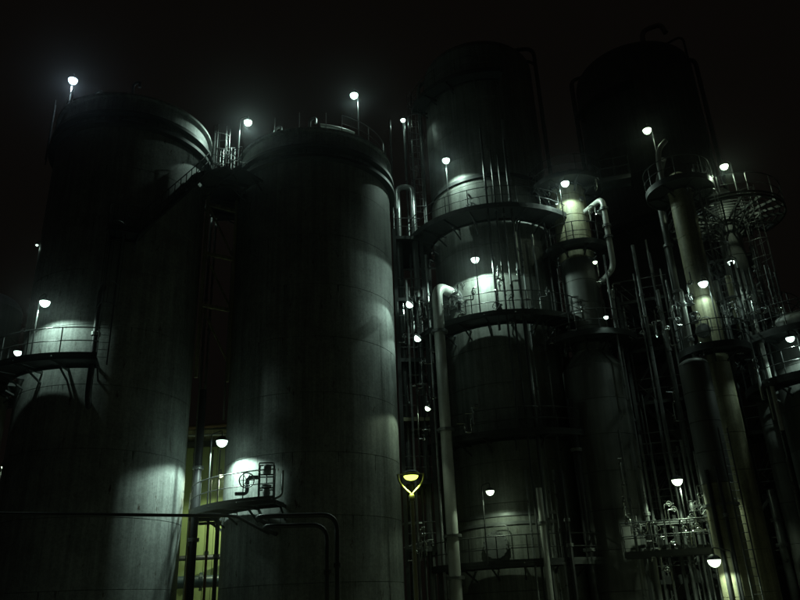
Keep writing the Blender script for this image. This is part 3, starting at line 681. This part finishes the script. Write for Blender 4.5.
structure('dark steel access tower between the large column and the drum column', 521, 552, 400, 36.6, 38.6, z_at(*at(535, 400, 37).xy, 215), 8)
structure('dark steel access tower between the drum column and narrow lit column', 634, 690, 400, 37.2, 39.4, z_at(*at(655, 400, 38).xy, 305), 6)
structure('dark steel access tower right of the narrow lit column', 738, 790, 400, 36.4, 38.6, z_at(*at(760, 400, 37).xy, 262), 6)
structure('low dark access tower below the lower right lamp', 640, 706, 560, 37, 39, z_at(*at(670, 560, 38).xy, 470), 3)
# stair flight linking the large column to the drum column
A = W3.pt(R_(62), W3.R + 1.0, PZ['p1']); B = C4.pt(R_(-75), C4.R + .9, Zt4)
lk = thing('link_stair', A, 'sloping stair with rails between the large column and drum column', 'stair')
for q in (-.35, .35):
    o_ = Vector((0, q, 0)); part('stringer', MB().bar(A + o_, B + o_, .05, .2), DARK, lk, False)
    part('handrail', MB().tube([A + o_ + Vector((0, 0, 1)), B + o_ + Vector((0, 0, 1))], .024, 6), GALV, lk); part('mid_rail', MB().tube([A + o_ + Vector((0, 0, .55)), B + o_ + Vector((0, 0, .55))], .02, 6), GALV, lk)
    for k in range(5): put('post', POST, lk, A.lerp(B, (k + .2) / 5) + o_ - Vector((0, 0, .1)))
for k in range(12): part('tread', MB().box(A.lerp(B, (k + .5) / 12) + Vector((0, 0, .06)), (.22, .66, .03)), DARK, lk, False)
# many thin risers between and behind the columns on the right
rg = random.Random(11); xs = sorted([rg.uniform(512, 800) for _ in range(26)])
ORDX = ['leftmost', 'second from left', 'third from left', 'fourth from left', 'fifth from left', 'sixth from left', 'seventh from left', 'eighth from left', 'ninth from left', 'tenth from left', 'eleventh from left', 'twelfth from left', 'thirteenth from left', 'thirteenth from right', 'twelfth from right', 'eleventh from right', 'tenth from right', 'ninth from right', 'eighth from right', 'seventh from right', 'sixth from right', 'fifth from right', 'fourth from right', 'third from right', 'second from right', 'rightmost']
for k, x in enumerate(xs):
    r = rg.choice((.035, .045, .06, .09)); d = rg.uniform(34.6, 41); y0 = rg.uniform(230, 400)
    vpipe(x, 420, d, y0, 601 if rg.random() < .6 else rg.uniform(450, 560), r, rg.choice((PIPE, GALV, PIPED)), ORDX[k] + ' of the thin dark risers in the gaps of the right half', (y0 + 50,))
# pipes running up the flanks of the two tall columns
for k, (V, a, r) in enumerate(((W3, 80, .12), (W3, 88, .09), (W3, -86, .1), (D6, -80, .16), (D6, -70, .1), (D6, 82, .18), (D6, 60, .1))):
    zt_ = (Z3 if V is W3 else Z6) + 1.5 - k % 3 * .6; q = V.pt(R_(a), V.R + .35, 0)
    pipe([(q.x, q.y, .05), (q.x, q.y, zt_), V.pt(R_(a), V.R * .7, zt_ + .2)], r, CLADD, ('first', 'second', 'third', 'fourth', 'fifth', 'sixth', 'seventh')[k] + ' of the tall dark pipes up the flanks of the two tallest columns', bend=.8)
ORD = ['first', 'second', 'third', 'fourth', 'fifth', 'sixth', 'seventh', 'eighth', 'ninth', 'tenth', 'eleventh', 'twelfth', 'thirteenth', 'fourteenth', 'fifteenth', 'sixteenth', 'seventeenth', 'eighteenth', 'nineteenth', 'twentieth']
# small-bore piping assemblies: bends, unions and little valves that catch the light
SHINY = mat('bare_metal_tubing', (.55, .57, .56), .2, .9, .2, 5.0)
def tubing(x, y, d, wpx, hpx, seed, label, n=7):
    rg = random.Random(seed); A = at(x, y, d); sc = d / 690.
    p = Vector((A.x - wpx * sc * .5, A.y, A.z - hpx * sc * .5)); base = p.copy()
    rt_ = thing('small_bore_piping', base, label, 'piping', 'small bore piping')
    pts = [p.copy()]; dirs = [Vector((0, 0, 1)), Vector((1, 0, 0)), Vector((0, -1, 0)), Vector((0, 0, 1)), Vector((1, 0, 0)), Vector((0, 1, 0)), Vector((0, 0, -1))]; last = None
    for k in range(n):
        dd = rg.choice([q for q in dirs if last is None or abs(q.dot(last)) < .5]); last = dd
        ln = (hpx if abs(dd.z) > .5 else wpx) * sc * rg.uniform(.3, .7); 
        if abs(dd.y) > .5: ln = rg.uniform(.15, .4)
        p = p + dd * ln; pts.append(p.copy())
    part('tube', MB().tube(rounded(pts, .08, 4), .03, 8), SHINY, rt_)
    for k in range(1, n, 2):
        a, b = pts[k], pts[k + 1]; c = a.lerp(b, .5); ax = (b - a).normalized()
        part('union', MB().lathe([(0, -.07), (.06, -.07), (.06, -.02), (.045, -.02), (.045, .02), (.06, .02), (.06, .07), (0, .07)], c, 10, ax), SHINY, rt_)
        if k % 4 == 1:
            w_ = ax.orthogonal().normalized() if abs(ax.y) < .5 else Vector((0, 0, 1)); w_ = Vector((0, -1, 0)) if abs(ax.y) < .5 else w_
            c2 = c + w_ * .2; u = w_.orthogonal().normalized(); v = w_.cross(u)
            hw_ = part('handwheel', MB().tube([c2 + (u * math.cos(t) + v * math.sin(t)) * .1 for t in [2 * math.pi * i / 12 for i in range(12)]], .016, 6, closed=True), SHINY, rt_)
            part('stem', MB().tube([c, c2], .016, 6), SHINY, hw_)
    return rt_
TB = (('bright tubing by the two close lamps', ((403, 290, 35), (414, 285, 35.4), (425, 300, 35), (420, 322, 34.8), (404, 330, 35), (427, 350, 34.8), (413, 372, 34.8), (423, 385, 35), (432, 402, 34.6), (424, 425, 34.8), (420, 520, 34.6), (428, 545, 34.4), (414, 545, 34.8))),
      ('glinting tubing on the large column platforms', ((457, 297, 33.7), (463, 305, 33.5), (503, 300, 33.3), (515, 296, 33.6), (524, 306, 34), (498, 265, 33.3), (509, 270, 33.4), (462, 410, 33.6), (470, 400, 33.6))),
      ('thin tubing around the drum column', ((545, 170, 35), (600, 160, 34.8), (590, 210, 34.6), (533, 300, 35), (545, 330, 35), (563, 325, 34.6), (575, 335, 34.4), (600, 270, 34.6))),
      ('thin tubing left of the narrow lit column', ((632, 312, 35), (645, 318, 34.6), (658, 312, 34.6), (668, 325, 34.2), (672, 305, 33), (685, 305, 32.2), (692, 345, 32), (670, 378, 35))),
      ('crowded tubing right of the narrow lit column', ((718, 300, 33.2), (728, 300, 33.2), (735, 320, 33.2), (745, 318, 33), (752, 285, 33.2), (760, 300, 33.4), (768, 288, 33.4), (776, 300, 33.4), (748, 345, 33), (735, 342, 33.2), (700, 190, 34.6), (712, 185, 34.2))),
      ('crowded tubing near the lower right lamp', ((630, 500, 33.4), (637, 520, 33.4), (650, 525, 33.2), (664, 535, 33.2), (684, 505, 33.4), (692, 515, 33.2), (700, 530, 33.2), (708, 505, 33.2), (676, 540, 33), (655, 545, 33), (640, 500, 33.6), (722, 520, 33.8))))
for gi, (lb, spots) in enumerate(TB):
    for k, (x, y, d) in enumerate(sorted(spots)): tubing(x, y, d, 12, 26, gi * 50 + k, ORD[k] + ' from the left in the ' + lb)

# ------------------------------------------------------------------ lamps
WH = (.70, 1.0, .85); GR = (.75, 1.0, .68); BL = (.68, .90, 1.0); YE = (.80, 1.0, .13)
def lamp(px, py, d, power, label, pole=None, zb=None, r=.2, tint=WH, cone=152, tilt=(0, 0), blend=.3, name='floodlight'):
    """hooded lamp: head at the pixel's direction at distance d; pole stands pole=(dx, dy) metres beside it, down to height zb"""
    r *= .86 + .12 * ((px * 7 + py * 3) % 10) / 10; p = at(px, py, d); ax = Vector((-math.sin(R_(tilt[0])), -math.sin(R_(tilt[1])), 1)).normalized()
    pole = pole or (-.3, .1)
    base = Vector((p.x + pole[0], p.y + pole[1], zb if zb is not None else p.z - 2.2))
    rt_ = thing(name, base, label, 'lamp', 'lamps of the plant')
    t = Vector((pole[0], pole[1], 0)); top = Vector((base.x, base.y, p.z + r * .75))
    part('pole', MB().tube([base, top], .03, 8), RAIL, rt_)
    part('arm', MB().tube(rounded([top - Vector((0, 0, .05)), top + Vector((0, 0, .12)), Vector((p.x, p.y, p.z + r * 1.4 + .12)), Vector((p.x, p.y, p.z + r * .9))], .1), .024, 8), RAIL, rt_)
    part('hood', MB().lathe([(r * 1.04, .0), (r * 1.07, .02), (r * .98, r * .3), (r * .7, r * .62), (r * .3, r * .85), (0, r * .9)], p, 24, ax), DARK, rt_)
    prof = [(r * math.cos(t), -r * 1.15 * math.sin(t) + .01) for t in [math.pi / 2 * k / 5 for k in range(6)]]
    part('lens', MB().lathe(prof, p, 16, ax), emit('lamp_glass_%s' % '_'.join(str(c) for c in tint), tint, 5.5), rt_)
    ld = bpy.data.lights.new('bulb', 'SPOT'); ld.energy = power * 39.5; ld.color = tint; ld.spot_size = R_(cone); ld.spot_blend = blend; ld.shadow_soft_size = .07
    lo = bpy.data.objects.new('bulb', ld); COL.objects.link(lo); lo.parent = rt_; lo.location = p - ax * (r * 1.15 + .09) - org(rt_)
    lo.rotation_euler = Vector((0, 0, 1)).rotation_difference(ax).to_euler()
    return rt_
def ringd(V, px, py, off): return ring_dist(px, py, V.cx, V.cy, V.R + off)
lamp(73, 80, ringd(T1, 73, 80, -.3), 9, 'brightest bluish lamp on a short pole on the roof of the left tank', (-.06, .1), Z1, .25, BL)
lamp(248, 122, 32.0, 18, 'lamp on a pole above the walkway between the tanks', (-.42, .05), Zb, .23)
lamp(354, 95, ringd(T2, 354, 95, -.5), 6, 'lamp on the roof of the centre tank', (.2, .1), Z2, .23)
lamp(403, 120, 37, .6, 'smaller lamp just right of the centre tank roof', (.1, .2), at(403, 175, 37).z, .17)
lamp(446, 160, ringd(W3, 446, 160, .95), 8.5, 'lamp over the uppermost ring platform of the large column', (0, .25), PZ['p1'], .23)
lamp(475, 259, ringd(W3, 475, 259, 1.15), 12, 'lamp over the lit middle platform of the large column', (0, -.25), PZ['p2'], .23, cone=174, blend=.08)
lamp(410, 304, 31.6, 1.3, 'upper one of two close lamps right of the centre tank', (.1, .25), .05, .2, cone=125, tilt=(-60, 0))
lamp(418, 338, 32.6, .9, 'lower one of two close lamps right of the centre tank', (.1, 2.8), 10.3, .2, cone=115, tilt=(-60, 0))
lamp(428, 408, 32.0, 1.8, 'small low lamp between the centre tank and large column', (-.1, 3.0), 7.3, .15, GR, cone=120, tilt=(-35, 0))
lamp(222, 441, 30.63, 19, 'flat lamp between the two tanks over the curved platform', (-.45, .05), Zp, .24)
lamp(221, 475, 36.5, 24, 'tiny lamp left of the valve skid on the curved platform', (-.12, .1), .05, .13, (.8, 1, .6), cone=170)
lamp(490, 491, ringd(W3, 490, 491, 1.5), 2.3, 'lamp above the lit manhole at the foot of the large column', (-.35, 0), PZ['p3'], .2, GR, cone=155)
lamp(45, 302, ringd(T1, 45, 302, .95), 5.5, 'lamp over the railed side platform of the left tank', (-.25, .05), Zl, .22, cone=168)
lamp(18, 352, 37, 1.5, 'lamp near the left edge below the side platform lamp', (-.5, .1), at(18, 378, 37).z, .2, cone=120)
lamp(37, 245, 33, .1, 'tiny lamp on the left flank of the left tank', (.25, .1), at(37, 262, 33).z, .06)
lamp(565, 183, ringd(C4, 565, 183, .9), 6.5, 'lamp shining on the pale drum under the round platform', (-.32, 0), Zl4, .23, cone=166)
lamp(595, 262, 33.6, .08, 'small lamp below the pale drum', (.15, .2), at(595, 285, 34.8).z, .12, GR, cone=120)
lamp(606, 317, 33.6, .15, 'small lamp in the dark middle right', (.15, .2), at(606, 332, 36).z, .12, cone=120)
lamp(647, 130, 33.0, 1.4, 'lamp left of the curved vent pipe at upper right', (.3, .15), Zt5 - .6, .21, GR)
lamp(724, 166, 33.6, 3.5, 'lamp over the wide ring platform at upper right', (.38, .1), Zt7, .2, GR)
lamp(731, 262, 34.5, 3, 'half hidden lamp under the wide ring platform', (.3, .1), Zm7, .17, cone=112)
lamp(703, 283, ringd(C5, 703, 283, .55), 1.8, 'bright lamp over the narrow lit column with manhole', (.3, .15), Zm5, .23, cone=162)
lamp(790, 338, ringd(C8, 790, 338, 1.0), 3, 'lamp at the right edge under the domed vessel platform', (.3, .0), C8.zrow(372, C8.R + 1), .18, cone=140)
lamp(677, 480, 32.7, 6, 'lamp on a post above the pipe rack at lower right', (.1, .05), .05, .22, GR, cone=152)
lamp(714, 560, 30.4, 4.5, 'lowest lamp at lower right, beside the yellowish column', (.7, .1), .05, .24, GR, cone=168)
lamp(3, 467, 33, .3, 'tiny lamp at the left picture edge', (-.1, .1), .05, .07, GR)
lamp(787, 396, 36, .1, 'tiny bulb at the right edge below the domed vessel', (.1, .1), at(787, 420, 36).z, .05)

# street lamp with a forked head
p = at(411, 478, 17.5)
sl = thing('street_lamp', (p.x, p.y, 0), 'yellow glowing forked post lamp in front of the centre tank', 'street lamp')
part('base', MB().lathe([(0, 0), (.12, 0), (.12, .04), (.08, .5), (.05, .55)], (p.x, p.y, 0), 16), GALV, sl)
part('pole', MB().tube([(p.x, p.y, .4), (p.x, p.y, p.z - .46)], [.06, .045], 12), PIPEW, sl)
part('collar', MB().lathe([(.04, -.52), (.066, -.52), (.066, -.4), (.045, -.37), (0, -.37)], p, 16), GALV, sl)
for q in (-1, 1):
    part('yoke_arm', MB().tube(rounded([p + Vector((0, 0, -.46)), p + Vector((q * .02, 0, -.36)), p + Vector((q * .17, 0, -.22)), p + Vector((q * .28, 0, -.08)), p + Vector((q * .31, 0, .1))], .1), .024, 8), GALV, sl)
part('cap', MB().lathe([(.20, .09), (.21, .10), (.18, .14), (.1, .17), (0, .18)], p, 28), DARK, sl)
part('reflector', MB().lathe([(.2, .088), (.175, .05)], p, 28), GALV, sl)
part('lens', MB().lathe([(.17 * math.cos(t), .045 - .1 * math.sin(t)) for t in [math.pi / 2 * k / 5 for k in range(6)]], p, 20), emit('street_lamp_glass', YE, 4), sl)
for q in (-1, 1): part('cap_bracket', MB().tube([p + Vector((q * .19, 0, .1)), p + Vector((q * .305, 0, .085))], .012, 6), GALV, sl)
ld = bpy.data.lights.new('bulb', 'SPOT'); ld.energy = 200; ld.color = YE; ld.spot_size = R_(165); ld.spot_blend = .4; ld.shadow_soft_size = .05
lo = bpy.data.objects.new('bulb', ld); COL.objects.link(lo); lo.parent = sl; lo.location = p - Vector((0, 0, .13)) - org(sl)

# ------------------------------------------------------------------ added mist volume, stands in for lens glare round the lamps
hz = MB().box((0, 40, 24), (360, 260, 50.2))
ho = solo('lamp_halo_haze', hz, CONC, None, None, kind='stuff', smooth=False)
hm = bpy.data.materials.new('lamp_halo_mist'); hm.use_nodes = True; nt = hm.node_tree; nt.nodes.clear()
pv = nt.nodes.new('ShaderNodeVolumePrincipled'); pv.inputs['Color'].default_value = (.9, .95, 1, 1); pv.inputs['Density'].default_value = .0003; pv.inputs['Anisotropy'].default_value = .95
oo = nt.nodes.new('ShaderNodeOutputMaterial'); nt.links.new(pv.outputs[0], oo.inputs['Volume'])
ho.data.materials[0] = hm
